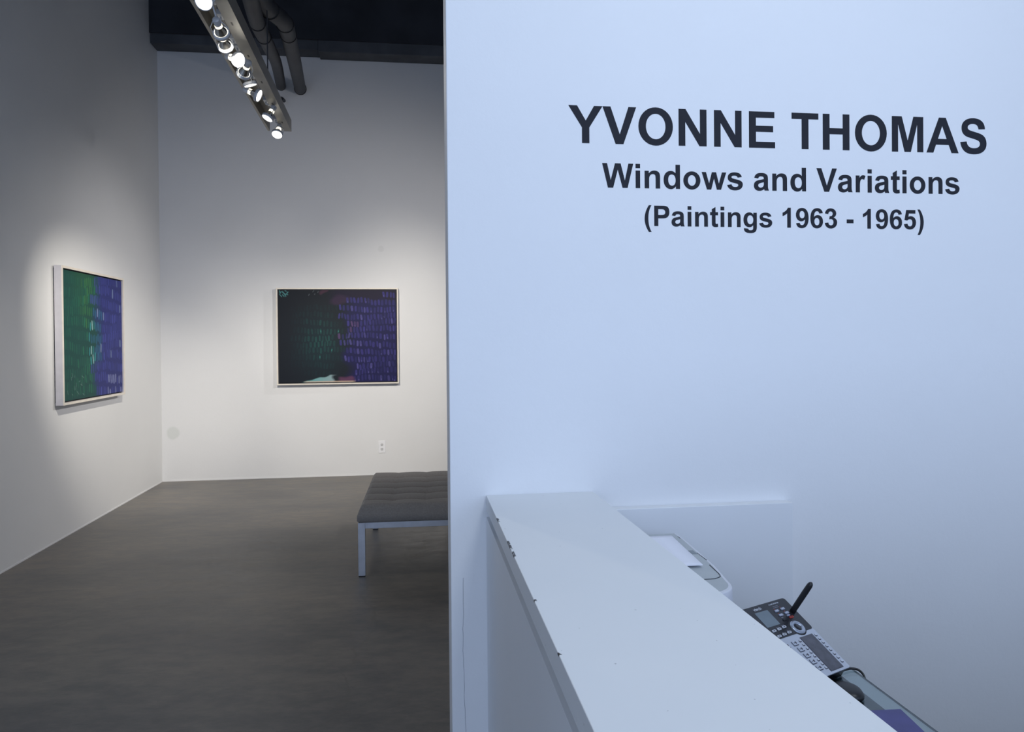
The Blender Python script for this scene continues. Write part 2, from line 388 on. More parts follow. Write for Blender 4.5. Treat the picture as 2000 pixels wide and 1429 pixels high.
# ------------------------------------------------------------------ paintings (colours brushed on in rows of short dabs)
def dabs(cv, cx, cy, hw, hh, ang, col, a):
    H, W, _ = cv.shape
    r = int(max(hw, hh)+3); x0, x1 = max(0, int(cx)-r), min(W, int(cx)+r+1); y0, y1 = max(0, int(cy)-r), min(H, int(cy)+r+1)
    if x0 >= x1 or y0 >= y1: return
    Y, X = np.mgrid[y0:y1, x0:x1]; dx, dy = X-cx, Y-cy
    ca, sa = math.cos(ang), math.sin(ang); u = (dx*ca+dy*sa)/hw; v = (-dx*sa+dy*ca)/hh
    d = (np.abs(u)**3+np.abs(v)**4)
    m = np.clip((1.15-d)/.5, 0, 1)*a
    streak = 1+.14*np.sin(u*7+cx)+rng.normal(0, .05, u.shape)
    cv[y0:y1, x0:x1] = cv[y0:y1, x0:x1]*(1-m[..., None])+np.clip(np.array(col)[None, None]*streak[..., None], 0, 1)*m[..., None]
def smooth_noise(H, W, cells):
    g = rng.random((cells+2, cells+2)); y = np.linspace(0, cells, H); x = np.linspace(0, cells, W)
    yi, xi = y.astype(int), x.astype(int); fy, fx = (y-yi)[:, None], (x-xi)[None]
    fy, fx = fy*fy*(3-2*fy), fx*fx*(3-2*fx)
    a = g[yi][:, xi]; b = g[yi][:, xi+1]; c = g[yi+1][:, xi]; d = g[yi+1][:, xi+1]
    return (a*(1-fx)+b*fx)*(1-fy)+(c*(1-fx)+d*fx)*fy
def canvas_back(W=300, H=238):
    X, Y = np.meshgrid(np.linspace(0, 1, W), np.linspace(1, 0, H))   # row 0 = top
    n = smooth_noise(H, W, 7)-.5; n2 = smooth_noise(H, W, 18)-.5
    L = lambda *c: np.array(lin(c))
    s = np.clip((X+n*.12-.52)/.10, 0, 1)[..., None]
    cv = L(27, 33, 43)*(1-s)+L(33, 33, 82)*s
    g = np.exp(-(((X-.36)/.20)**2+((Y-.42)/.34)**2)*1.1)[..., None]*(1-s)
    cv = cv*(1-g*.75)+L(25, 52, 60)*g*.75
    t = np.clip((Y+n2*.05-.86)/.06, 0, 1)*np.clip((X-.40)/.1, 0, 1); cv = cv*(1-t[..., None])+L(36, 32, 56)*t[..., None]
    def blob(cx, cy, rx, ry, col, a=1.):
        nonlocal cv
        d = ((X-cx+n2*.08)/rx)**2+((Y-cy+n*.08)/ry)**2; m = (np.clip(1.3-d, 0, 1)*a)[..., None]; cv = cv*(1-m)+L(*col)*m
    blob(.36, .97, .05, .03, (88, 55, 76), .7); blob(.50, .88, .08, .05, (62, 44, 74), .8)
    # rows of dabs
    rows = 13
    for i in range(rows):
        yc = (i+.6)/rows
        x = rng.uniform(0, .02)
        while x < 1:
            yy = yc+.018*math.sin(x*7+i)+rng.normal(0, .005)
            pitch = .0255+rng.uniform(-.006, .006)
            edge = .53+.05*math.sin(i*1.7)
            hw = pitch*W*.36; hh = H/rows*.41
            an = rng.normal(-.05, .09)+(.10 if x < edge else 0)
            if x > edge and i > 0 or (i == 0 and x > .88):
                k2 = rng.random()
                col = L(*((50+20*k2), (50+16*k2), (112+34*k2))) if rng.random() > .14 else L(92, 88, 160)
                if .50 < x < .68 and 4 <= i <= 6 and rng.random() < .45: col = L(104, 78, 128)
                a = .85 if yc < .9 else .55
                if yc > .72 and x > .8: a = .5
                if yc > .78 and edge-.1 < x < .64: x += pitch*1.12; continue
                dabs(cv, x*W, yy*H, hw, hh, an, col, a*rng.uniform(.6, 1))
                if rng.random() < .16: dabs(cv, x*W+rng.normal(0, 1), yy*H+hh*.5, hw*.35, hh*.3, an, L(118, 112, 180), .5)
            elif .10 < x < edge-.02 and i > 1:
                k2 = math.exp(-((x-.36)/.22)**2-((yc-.52)/.36)**2)
                dabs(cv, x*W, yy*H, hw*.9, hh, an, L(22+14*k2, 52+36*k2, 62+22*k2), .8*k2*rng.uniform(.3, 1))
                if x > .33 and rng.random() < .08*k2: dabs(cv, x*W, yy*H, 1.2, hh*.4, an, L(70, 150, 140), .6)
            x += pitch*1.12
    # pale wedge with purple at the foot, teal touches on top
    Y = 1-Y; n2 = n2[::-1]
    low2 = 1-.075*np.clip((X-.19)/.24, 0, 1)+n2*.016
    m = np.clip((Y-low2+.005)/.010, 0, 1)*np.clip((X-.18)/.05, 0, 1)*np.clip((.50-X+n2*.12)/.03, 0, 1)
    wcol = L(120, 178, 180)*np.clip(1-(X-.3)*4, 0, 1)[..., None]+L(168, 176, 184)*np.clip((X-.3)*4, 0, 1)[..., None]
    cv = cv*(1-m[..., None])+wcol*m[..., None]
    m = np.clip((Y-.945-n2*.04)/.02, 0, 1)*np.clip((X-.49)/.03, 0, 1)*np.clip((.65-X)/.03, 0, 1); cv = cv*(1-.8*m[..., None])+L(108, 66, 98)*.8*m[..., None]
    m = np.clip((Y-.985)/.006, 0, 1)*np.clip((X-.2)/.03, 0, 1)*np.clip((.65-X)/.03, 0, 1); cv = cv*(1-.8*m[..., None])+L(214, 190, 170)*.8*m[..., None]
    for q in range(12): dabs(cv, rng.uniform(2, 24), rng.uniform(1, 14), 1.3, rng.uniform(2, 5), rng.uniform(-1, 1), L(90, 158, 160), .7)
    for q in range(4): dabs(cv, rng.uniform(76, 100), rng.uniform(2, 12), 1, rng.uniform(2, 4), .6, L(110, 120, 128), .5)
    return cv
def canvas_left(W=300, H=256):
    X, Y = np.meshgrid(np.linspace(0, 1, W), np.linspace(1, 0, H))
    n = smooth_noise(H, W, 6)-.5
    L = lambda *c: np.array(lin(c))
    Yd = 1-Y[::-1]*0-Y
    s = np.clip((X+n*.16-.46)/.14, 0, 1)[..., None]
    cv = L(24, 74, 70)*(1-s)+L(44, 50, 116)*s
    top = np.clip((.5-(1-Y)*1.0), 0, 1)[..., None]*(1-s)*1.2*np.exp(-((X-.33)/.2)**2)[..., None]; cv = cv*(1-top)+L(44, 96, 62)*top
    rows = 11
    for i in range(rows):
        yc = (i+.5)/rows; x = rng.uniform(0, .02)
        while x < 1:
            yy = yc+.028*math.sin(x*6+i*.9)+rng.normal(0, .006); pitch = .029+rng.uniform(-.006, .006)
            hw, hh = pitch*W*.34, H/rows*rng.uniform(.38, .47); an = rng.normal(0, .07); e = .47+.05*math.sin(i*2.1)
            j = rng.random()
            if x < e:
                col = L(24+16*j, 84+34*j, 78+12*j)
                if .25 < x < e and yc < .45 and rng.random() < .6: col = L(54, 116, 72)
                if .40 < x and .33 < yc < .75: col = L(54, 146, 150) if rng.random() < .7 else L(160, 205, 205)
                a = .55+.4*(x > .3)
            else:
                col = L(54+24*j, 62+24*j, 138+36*j); a = .75
                if x < .62 and .3 < yc < .7: col = L(50, 110, 150)
                if yc > .85 and x > .7 and rng.random() < .5: col = L(150, 158, 205)
                if rng.random() < .07: col = L(140, 160, 200)
            dabs(cv, x*W, yy*H, hw, hh, an, col, a*rng.uniform(.55, 1))
            x += pitch*1.1
    for q in range(14): dabs(cv, rng.uniform(15, 90), rng.uniform(205, 248), 1.0, rng.uniform(3, 8), rng.uniform(-1.4, 1.4), L(130, 165, 155), .35)
    return cv

k = NT('oil_on_linen')
at_ = k.n('ShaderNodeVertexColor', layer_name='paint')
k.base(at_.outputs['Color']); k.set(Roughness=.5); k.b.inputs['Specular IOR Level'].default_value = .15
k.bump(k.noise(220, 3), .25, .001); M['oil'] = k.m
def painting(name, label, cv, w, h, d, mat4, face_w, side_m, face_m):
    """local frame: x along the wall, y up, z out of the wall; wall at z=0, back of frame at z=gap"""
    t = thing(name, label, 'painting', group='framed paintings'); t.matrix_world = mat4
    g = .012
    m = MB()
    for a in ((0, face_w, 0, h), (w-face_w, w, 0, h), (face_w, w-face_w, 0, face_w), (face_w, w-face_w, h-face_w, h)):
        m.box(a[0], a[1], a[2], a[3], g, d-.004, 0)
        m.box(a[0], a[1], a[2], a[3], d-.004, d, 1)
    m.build('frame', [side_m, face_m], t)
    m = MB(); m.box(face_w+.0005, w-face_w-.0005, face_w+.0005, h-face_w-.0005, 0.001, d-.026); m.build('backing', M['linen_back'], t)
    # canvas surface as a fine grid carrying the paint
    H, W, _ = cv.shape
    e = face_w+.010; xs = np.linspace(e, w-e, W); ys = np.linspace(h-e, e, H)
    zc = d-.012
    V = np.stack([np.tile(xs, H), np.repeat(ys, W), np.full(W*H, zc)], 1)
    idx = np.arange(W*H).reshape(H, W)
    F = np.stack([idx[:-1, :-1], idx[1:, :-1], idx[1:, 1:], idx[:-1, 1:]], -1).reshape(-1, 4)
    skirt = [(e, e), (w-e, e), (w-e, h-e), (e, h-e)]
    n0 = len(V); V = np.vstack([V, [(x, y, zc) for x, y in skirt], [(x, y, zc-.013) for x, y in skirt]])
    F2 = [(n0+i, n0+(i+1) % 4, n0+4+(i+1) % 4, n0+4+i) for i in range(4)]
    me = bpy.data.meshes.new('canvas'); me.from_pydata(V.tolist(), [], F.tolist()+F2); me.materials.append(M['oil'])
    ca = me.color_attributes.new('paint', 'FLOAT_COLOR', 'POINT')
    col = np.ones((len(V), 4)); col[:, :3] = .02; col[:n0, :3] = cv.reshape(-1, 3); ca.data.foreach_set('color', col.ravel().astype(np.float32))
    o = bpy.data.objects.new('canvas', me); C.objects.link(o); o.parent = t
    return t
Mb = Matrix(((1, 0, 0, -1.400), (0, 0, -1, YB), (0, 1, 0, .9972), (0, 0, 0, 1)))
painting('framed_painting', 'framed abstract painting of dark green and violet blue dabs on the back wall', canvas_back()*.78, 1.280, 1.032, .068, Mb, .014, M['frame_side'], M['frame_face'])
Ml = Matrix(((0, 0, 1, XL), (1, 0, 0, 5.92), (0, 1, 0, 1.001), (0, 0, 0, 1)))
painting('framed_painting', 'framed abstract painting of bright green and blue dabs on the left wall', canvas_left()*.88, 1.208, 1.030, .067, Ml, .018, M['frame_side'], M['frame_face'])

# ------------------------------------------------------------------ wall outlet
t = thing('wall_outlet', 'white double wall outlet low on the back wall', 'outlet', (-.311, YB, .3045))
m = MB(); m.box(-.038, .038, -.006, 0, -.0665, .0665, bevel=.003); m.build('cover_plate', M['outlet'], t)
for z in (.024, -.024):
    m = MB(); m.prism([(x*.9, y) for x, y in [(a*.017/.017, b) for a, b in rrect(-.017, -.0155, .017, .0155, .012)]], 0, .003, Matrix.Translation((0, -.006, z)) @ upright)
    rc = m.build('receptacle', M['outlet_face'], t)
    m = MB(); m.box(-.0085, -.0055, -.0095, -.009, z-.002, z+.009); m.box(.0055, .0085, -.0095, -.009, z-.002, z+.009); m.box(-.003, .003, -.0095, -.009, z-.011, z-.0055)
    m.build('slot', M['black'], rc)

# ------------------------------------------------------------------ bench
t = thing('bench', 'low grey tufted fabric bench on a square steel frame', 'bench', (-.328, 4.73, 0), -.0255*1.0)
BW, BL = .625, 1.215
NX, NY = 72, 132
cz0 = .335
bm = bmesh.new(); g = {}
cx0, cx1, cy0, cy1 = -.004, BW+.004, -.012, BL-.03
prof = []
for i in range(NX+1):
    for j in range(NY+1):
        # denser near the edges
        u = i/NX; v = j/NY
        uu = .5-.5*math.cos(PI*u)*(1-.0); uu = .55*u+.45*uu
        vv = .7*v+.3*(.5-.5*math.cos(PI*v))
        x = cx0+(cx1-cx0)*uu; y = cy0+(cy1-cy0)*vv
        e = min(x-cx0, cx1-x, y-cy0, cy1-y); r = .045
        q = min(e/r, 1); rnd = math.sqrt(max(0, 1-(1-q)**2))
        cu = uu*3; cvv = vv*6
        su = abs(math.sin(PI*cu)); sv = abs(math.sin(PI*cvv))
        if uu < 1/6: su = 1 if uu < 1/6 else su
        if uu > 5/6: su = 1
        if vv < 1/12: sv = 1
        if vv > 11/12: sv = 1
        seam_v = 1-(1-sv)**2.6 if sv < 1 else 1
        qa, qb, qc = 1-su**.5, 1-sv**.36, 1-su**.9
        puff = 1-.10*qa-.36*qb-.38*qc*qb
        z = cz0+.050*rnd+.060*rnd*puff
        g[i, j] = bm.verts.new((x, y, z))
for i in range(NX):
    for j in range(NY):
        f = bm.faces.new([g[i, j], g[i+1, j], g[i+1, j+1], g[i, j+1]]); f.smooth = True
loop = [g[i, 0] for i in range(NX)]+[g[NX, j] for j in range(NY)]+[g[i, NY] for i in range(NX, 0, -1)]+[g[0, j] for j in range(NY, 0, -1)]
for v in loop: v.co.z = cz0+.045
low = []
for v in loop:
    low.append((bm.verts.new((v.co.x, v.co.y, cz0+.012)), bm.verts.new((min(max(v.co.x, cx0+.01), cx1-.01), min(max(v.co.y, cy0+.01), cy1-.01), cz0))))
n = len(loop)
for a in range(n):
    b = (a+1) % n
    f = bm.faces.new([loop[b], loop[a], low[a][0], low[b][0]]); f.smooth = True
    f = bm.faces.new([low[b][0], low[a][0], low[a][1], low[b][1]]); f.smooth = True
bm.faces.new([q[1] for q in low])
bmesh.ops.recalc_face_normals(bm, faces=bm.faces)
me = bpy.data.meshes.new('cushion'); bm.to_mesh(me); bm.free(); me.materials.append(M['fabric'])
o = bpy.data.objects.new('cushion', me); C.objects.link(o); o.parent = t
lw, rz0, rz1 = .044, .297, .334
for (x0, y0) in ((0, 0), (BW-lw, 0), (0, BL-lw), (BW-lw, BL-lw)):
    m = MB(); m.box(x0, x0+lw, y0, y0+lw*.5 if y0 == 0 else y0+lw*.5, .006, rz1, bevel=.0012, seg=1)
    lg = m.build('leg', M['steel'], t)
    m = MB(); m.box(x0+.002, x0+lw-.002, y0+.001, y0+lw*.5-.001, 0, .0062); m.build('foot_pad', M['pad'], lg)
m = MB()
for y0 in (0, BL-lw):
    m.box(lw, BW-lw, y0, y0+.022, rz0, rz1, bevel=.001, seg=1)
m.box(.0, .022, .022, BL-lw, rz0, rz1, bevel=.001, seg=1); m.box(BW-.022, BW, .022, BL-lw, rz0, rz1, bevel=.001, seg=1)
m.build('seat_frame', M['steel'], t)
m = MB(); m.box(.03, BW-.03, .03, BL-.06, rz1-.016, rz1+.002); m.build('seat_board', M['pad'], t)

# ------------------------------------------------------------------ reception counter
t = thing('reception_counter', 'white laminate reception counter with chipped raised ledge against the partition', 'counter', (.17, .2, 0))
ox, oy = .17, .2
m = MB()      # slab, its left edge a hair off square
sl = [(.1692, .2), (.4672, .2), (.4515, YP-.001), (.1825, YP-.001)]
tp = [(-.0, 0)]
mo = MB(); mo.bm.free(); mo.bm = bmesh.new()
mo.prism([(x-.1692, y-.2) for x, y in sl], -.036, 0)
es = [e for e in mo.bm.edges]
bmesh.ops.bevel(mo.bm, geom=es, offset=.0012, segments=2, profile=.5, affect='EDGES')
s_ = mo.build('counter_ledge', M['counter'], t); s_.location = (.1692-ox, 0, 1.07)
def yb(x0y0, x1y0, z0, z1, mat, name, off=0.):
    mm_ = MB(); mm_.prism([(x0y0-ox, 0), (x1y0-ox, 0), (x1y0-ox+.013, YP-.001-oy), (x0y0-ox+.0133, YP-.001-oy)], z0, z1); return mm_.build(name, mat, t)
yb(.189, .230, 1.017, 1.034, M['white_lam'], 'shadow_gap_batten')
yb(.1692, .215, 0, 1.017, M['white_lam'], 'front_panel')
mo = MB(); mo.box(.470-ox, 2.5-ox, 0, .30, 0, 1.07, bevel=.0015); mo.build('light_blocker', M['white_lam'], t)  # unseen box added to keep window light off the lower partition
# ------------------------------------------------------------------ back panel behind the desk
m = MB(); m.box(.47, .967, YP-.0315, YP-.0015, 0, 1.0295, bevel=.0012)
tag(m.build('back_panel', M['white_lam']), 'white back panel standing against the partition behind the desk', 'panel')

# ------------------------------------------------------------------ glass desk
DZ = .79
t = thing('glass_desk', 'glass topped desk with a dark pedestal behind the counter', 'desk', (.24, .3, 0))
m = MB(); poly = [(x-.24, y-.3) for x, y in ((.24, .55), (.868, .55), (.868, 1.60), (.625, 1.60), (.625, YP-.034), (.24, YP-.034))]
m.prism(poly, DZ-.010, DZ); gt = m.build('glass_top', M['glass'], t)
m = MB(); m.box(.868-.24+.0002, .868-.24+.0016, .25, 1.60-.3, DZ-.0095, DZ-.0003); m.build('glass_edge', M['glass_edge'], gt)
m = MB(); m.box(0, .838-.24, .26, 1.41-.3, .02, DZ-.012, bevel=.003); ped = m.build('pedestal', M['cabinet'], t)
m = MB()
for z in (.25, .48): m.box(.838-.24-.0005, .838-.24+.0015, .28, 1.09, z, z+.006)
m.build('drawer_seam', M['black'], ped)
m = MB(); m.box(.02, .56, .28, 1.08, 0, .02); m.build('plinth', M['pad'], t)

# ------------------------------------------------------------------ printer and paper
PZ = .985
t = thing('printer', 'off white desktop printer with a grey top beside the counter ledge', 'printer', (.30, 1.31, DZ+.0003))
H = PZ-DZ
m = MB()
# body outline in plan, front corner rounded
out = [(.0, .0)]
for i in range(9):
    a = R(-90+90*i/8); out.append((.245+.055*math.cos(a), .055+.055*math.sin(a)))
out += [(.315, .16), (.328, .365), (.328, .425), (0, .425)]
levels = [(0, 1.045, 0.), (.05, 1.04, 0), (H-.05, 1.01, 0), (H-.012, 1.0, 0), (H-.003, .998, 0), (H, .992, 0)]
rings = []
for z, s_, _ in levels: rings.append([m.bm.verts.new(((x-.16)*s_+.16 if x > .2 else x, (y-.22)*s_+.22 if y < .3 else y, z)) for x, y in out])
for a, b in zip(rings, rings[1:]):
    for j in range(len(out)): m.face([a[j], a[(j+1) % len(out)], b[(j+1) % len(out)], b[j]], True)
m.face(rings[0]); m.face(rings[-1])
pb = m.build('body', M['printer'], t)
m = MB(); inner = [((x-.16)*.975+.158 if x > .2 else x, (y-.22)*.975+.222) for x, y in out]; m.prism(inner, H-.001, H+.0006); m.build('top_cover', M['printer_top'], t)
# output tray seam, rounded at the front corner
def P_(x, y): return (x-.30, y-1.31, H+.0006)
m = MB(); m.tube([P_(.6054, 1.4766), P_(.6030, 1.448), P_(.6011, 1.4222), P_(.5995, 1.411), P_(.5965, 1.402), P_(.5904, 1.396), P_(.580, 1.390), P_(.5501, 1.3884), P_(.36, 1.388)], .0011, 8)
m.build('tray_seam', M['printer_dark'], t)
m = MB(); m.box(.3125, .3140, .2015, .255, H+.0004, H+.0010); m.build('latch_slot', M['printer_dark'], t)
m = MB(); m.box(.300, .3115, .246, .275, H+.0004, H+.0010); m.build('button', plain('printer_button', (.22, .25, .27), .5), t)
for a in ((.3055, .3070, .376, .395), (.3195, .3210, .376, .393)):
    m = MB(); m.box(*a, H+.0004, H+.0010); m.build('vent_slot', M['printer_dark'], t)
m = MB(); m.box(.0, .2975, 0, .215, 0, .0008)
# sheet droops a little at its front edge
bm = m.bm
bm.clear(); vs = {}
for i in range(9):
    for j in range(13):
        x = -.27+.2975*i/8; y = .219*j/12
        z = .004+.003*(j/12)-.002*math.cos(i*.4); vs[i, j] = bm.verts.new((x, y, z)), bm.verts.new((x, y, z+.0016))
for i in range(8):
    for j in range(12):
        m.face([vs[i, j][1], vs[i+1, j][1], vs[i+1, j+1][1], vs[i, j+1][1]], True); m.face([vs[i, j][0], vs[i, j+1][0], vs[i+1, j+1][0], vs[i+1, j][0]], True)
for i in range(8):
    m.face([vs[i, 0][0], vs[i+1, 0][0], vs[i+1, 0][1], vs[i, 0][1]]); m.face([vs[i, 12][0], vs[i, 12][1], vs[i+1, 12][1], vs[i+1, 12][0]])
for j in range(12):
    m.face([vs[0, j][0], vs[0, j][1], vs[0, j+1][1], vs[0, j+1][0]]); m.face([vs[8, j][0], vs[8, j+1][0], vs[8, j+1][1], vs[8, j][1]])
o = m.build('paper_stack', M['paper']); o.location = (.557, 1.462, PZ); o.rotation_euler = (0, 0, -.055)
tag(o, 'small stack of white paper lying on top of the printer', 'paper')

# ------------------------------------------------------------------ desk phone
t = thing('desk_phone', 'black and silver multi line desk phone with upright black antenna', 'phone', (0, 0, 0))
P2 = Vector((.8407, 1.3587, .81)); ax = Vector((.90892433, .41696109, 0)); ay = Vector((-.3599381, .78462116, .50479124)); an = ax.cross(ay)
F = Matrix(((ax.x, ay.x, an.x, P2.x), (ax.y, ay.y, an.y, P2.y), (ax.z, ay.z, an.z, P2.z), (0, 0, 0, 1)))
t.matrix_world = Matrix.Translation((P2.x-.09, P2.y, DZ))
def fp(mb, name, mat, par=None, rel=None):
    o = mb.build(name, mat, par or t)
    inv = (par or t).matrix_world.inverted() if par is None else None
    return o
Fi = t.matrix_world.inverted() @ F           # phone-face frame expressed in the thing's frame
PW, PL = .150, .1785
def rb(x0, y0, x1, y1, z0, z1, r=.0015, mb=None):
    mb = mb or MB(); mb.prism(rrect(x0, y0, x1, y1, r, 4), z0, z1, Fi, False); return mb
# body: wedge under the faceplate
m = MB()
top = rrect(-PW, 0, 0, PL, .006, 5)
inset = lambda p, s: (p[0]+(.1-.0)*0+(-(p[0]+PW/2))*s, p[1]+(PL/2-p[1])*s)
ra = [m.bm.verts.new(Fi @ Vector((x, y, -.0005))) for x, y in top]
rb_ = [m.bm.verts.new(Fi @ Vector((*inset(p, .03), -.010))) for p in top]
rc_ = []
for p in top:
    q = Fi @ Vector((*inset(p, .08), -.012)); rc_.append(m.bm.verts.new((q.x, q.y, .0012)))
nn = len(top)
for a, b in ((ra, rb_), (rb_, rc_)):
    for j in range(nn): m.face([a[j], a[(j+1) % nn], b[(j+1) % nn], b[j]], True)
m.face(ra); m.face(rc_); m.build('body', M['phone_black'], t)
rb(-PW, 0, 0, .097, -.0004, .0022, .004).build('lower_faceplate', M['phone_silver'], t)
rb(-PW, .0960, 0, PL, -.0003, .0026, .006).build('upper_faceplate', M['phone_black'], t)
ZT_ = .0026
sc_ = rb(-.108, .1255, -.0695, .1625, ZT_-.0004, ZT_+.0004, .001).build('display', M['phone_screen'], t)
ZL = .0022
rb(-.0545, .0045, -.0155, .0865, ZL-.0003, ZL+.0004, .001).build('index_card', M['phone_index'], t)
m = MB(); m.prism(rrect(-.0535, .0055, -.0165, .0855, .001, 3), ZL+.0005, ZL+.0008, Fi)
m.build('index_window', plain('index_window_plastic', (.085, .085, .105), .18, var=.2, scale=60), t)
# navigation dial
dc = Matrix.Translation((-.0365, .1075, ZT_))
D = Fi @ dc
m = MB(); m.lathe([(0, .0003), (.0185, .0003), (.0190, -.001), ], D, 40); m.build('dial_well', M['black'], t)
m = MB(); m.lathe([(.0080, .0004), (.0084, .0022), (.0100, .0030), (.0145, .0030), (.0160, .0020), (.0163, .0004)], D, 40); dr = m.build('dial_ring', M['ring'], t)
m = MB(); m.lathe([(0, .0022), (.0066, .0022), (.0074, .0016), (.0076, .0004)], D, 32); m.build('dial_button', M['phone_black'], dr)
def btn(x, y, w, h, mat, z=ZT_, hgt=.0016, r=.0014, mark=None):
    b = rb(x-w/2, y-h/2, x+w/2, y+h/2, z-.0003, z+hgt, r).build('button', mat, t)
    if mark:
        mm2 = MB(); mm2.prism(rrect(x-w*.26, y-h*.16, x+w*.26, y+h*.16, .0003, 2), z+hgt-.0001, z+hgt+.0002, Fi); mm2.build('button_mark', mark, b)
    return b
for x, y in ((-.0301, .1551), (-.0492, .1542), (-.0290, .1441), (-.0484, .1430)):
    btn(x, y, .0115, .0052, M['btn_blue'], mark=M['print'])
    m = MB(); m.lathe([(0, .0006), (.0009, .0005), (.0010, 0)], Fi @ Matrix.Translation((x-.002, y+.0052, ZT_)), 10); m.build('indicator_light', M['btn_red'], t)
btn(-.0310, .1378, .009, .0036, M['btn_blue']); btn(-.0278, .1321, .0115, .0046, M['btn_red'], mark=M['print_dark'])
btn(-.0484, .1313, .012, .0046, M['phone_black']); btn(-.0505, .1372, .006, .0020, M['print_dim'], hgt=.0004, r=.0006)
for x, y in ((-.0678, .1168), (-.0839, .1156), (-.1000, .1150), (-.0673, .1029), (-.0832, .1021), (-.0990, .1015)):
    btn(x, y, .0105, .0048, M['btn_light'], mark=M['print_dark'])
for (x, y, w) in ((-.0678, .1212, .009), (-.0839, .1202, .009), (-.0673, .1072, .005), (-.0832, .1064, .004), (-.0420, .1655, .016), (-.0430, .1622, .018)):
    m = MB(); m.prism(rrect(x-w/2, y-.0006, x+w/2, y+.0006, .0002, 2), ZT_, ZT_+.0003, Fi); m.build('printed_caption', M['print_dim'], t)
for i in range(8):
    y = .0815-i*.00935
    btn(-.0095+.0003*i, y, .0048, .0040, M['btn_light'], ZL, .0014, .0009)
    btn(-.0605+.0003*i, y-.001, .0048, .0040, M['btn_light'], ZL, .0014, .0009)
    for xx in (-.0095+.0003*i, -.0605+.0003*i):
        m = MB(); m.prism(rrect(xx-.0031, y-.0034-(.001 if xx < -.03 else 0), xx+.0031, y+.0014-(.001 if xx < -.03 else 0), .0012, 3), ZL-.0001, ZL+.0003, Fi); m.build('button_recess', M['print_dark'], t)
for r_ in range(5):
    for c_ in range(3):
        x = -.0775-.024*c_+.001*r_; y = .0788-r_*.0150
        m = MB(); m.prism(rrect(x-.0072, y-.0058, x+.0072, y+.0052, .0012, 3), ZL-.0001, ZL+.0003, Fi); m.build('key_recess', M['print_dark'], t)
        b = btn(x, y, .0128, .0094, M['phone_silver'], ZL, .0022, .0012)
        m = MB(); m.prism(rrect(x-.0005, y-.0025, x+.0030, y+.0022, .0003, 2), ZL+.0021, ZL+.0024, Fi); m.prism(rrect(x-.0040, y-.001, x-.002, y+.001, .0003, 2), ZL+.0021, ZL+.0024, Fi); m.build('key_digit', M['print_dark'], b)
# maker's mark and line caption in small raised print
SM = dict(GL)
def small_text(txt, em, x, y, mat, name):
    o, w = word_mesh(name, txt, em, Fi @ Matrix.Translation((x, y, ZT_+.0003)), mat, t, .0003)
    return o
GL['v'] = (556, [P("M 215 0 6 519 150 519 248 254 276 165 290 208 305 254 404 519 545 519 339 0")])
GL['e'] = (556, [P("M 372 165 L 509 142 C 482 40 400 -12 286 -12 C 120 -12 35 95 35 256 C 35 430 135 530 272 530 C 430 530 525 420 516 216 L 173 216 C 175 140 215 92 278 92 C 325 92 358 118 372 165"), P("M 380 303 C 378 385 335 426 280 426 C 222 426 180 380 180 303")])
GL['c'] = (556, [P("M 524 366 L 389 341 C 380 395 350 420 300 420 C 222 420 181 370 181 270 C 181 150 225 100 300 100 C 352 100 388 130 398 192 L 532 169 C 510 50 430 -12 292 -12 C 130 -12 40 90 40 259 C 40 430 132 530 298 530 C 430 530 500 475 524 366")])
GL['h'] = (611, [P("M 206 716 L 206 453 C 250 504 302 530 367 530 C 480 530 542 450 542 330 L 542 0 L 405 0 L 405 275 C 405 370 390 426 322 426 C 240 426 206 365 206 265 L 206 0 L 69 0 L 69 716")])
GL['4'] = (556, [P("M 311 0 L 311 144 L 19 144 L 19 263 L 329 719 L 443 719 L 443 264 L 532 264 L 532 144 L 443 144 L 443 0"), P("M 311 264 311 509 147 264")])
GL['L'] = (611, [P("M 76 0 76 716 222 716 222 121 585 121 585 0")])
GL['I'] = (278, [P("M 68 0 68 716 213 716 213 0")])
GL['R'] = (722, [P("M 73 0 L 73 716 L 378 716 C 520 716 610 655 610 518 C 610 410 550 345 436 325 C 500 290 530 240 580 165 L 685 0 L 512 0 L 385 186 C 320 280 300 299 248 299 L 218 299 L 218 0"), P("M 218 413 L 325 413 C 420 413 461 430 461 505 C 461 570 420 595 350 595 L 218 595")])
GL['Y_'] = GL['Y']
small_text('vtech', .0090, -.1040, .1668, M['print'], 'maker_mark')
small_text('4-LINE SYSTEM', .0040, -.0560, .1702, M['print'], 'caption_text')
# antenna
base = Vector((-.012, .1430, ZT_)); 
tipw = Vector((.0, 0, 0))
m = MB()
A = Fi @ base
n_w = an; 
dirv = (an*.075+ax*.0165+ay*.004)
pts = [A-an*.004]+[A+dirv*s for s in (.15, .4, .7, .9, .96, 1.0)]
m.tube(pts, [.0058, .0059, .0060, .0061, .0058, .0046, .0018], 20); m.build('antenna', M['rubber'], t)
# cord
m = MB(); W2 = t.matrix_world.inverted()
cp = [(.78, 1.362, .7935), (.7963, 1.3600, .7935), (.8275, 1.3763, .7935), (.8514, 1.3869, .7935), (.8640, 1.3885, .7935), (.8735, 1.3835, .7925), (.8775, 1.3740, .788), (.8765, 1.3640, .780)]
def crom(pts, n=6):
    pts = [Vector(p) for p in pts]; out = []
    for i in range(len(pts)-1):
        p0, p1, p2, p3 = pts[max(i-1, 0)], pts[i], pts[i+1], pts[min(i+2, len(pts)-1)]
        for s in range(n):
            u = s/n; out.append(.5*((2*p1)+(p2-p0)*u+(2*p0-5*p1+4*p2-p3)*u*u+(3*p1-p0-3*p2+p3)*u**3))
    return out+[pts[-1]]
m.tube([W2 @ p for p in crom(cp)], .0023, 10); m.build('cord', M['rubber'], t)

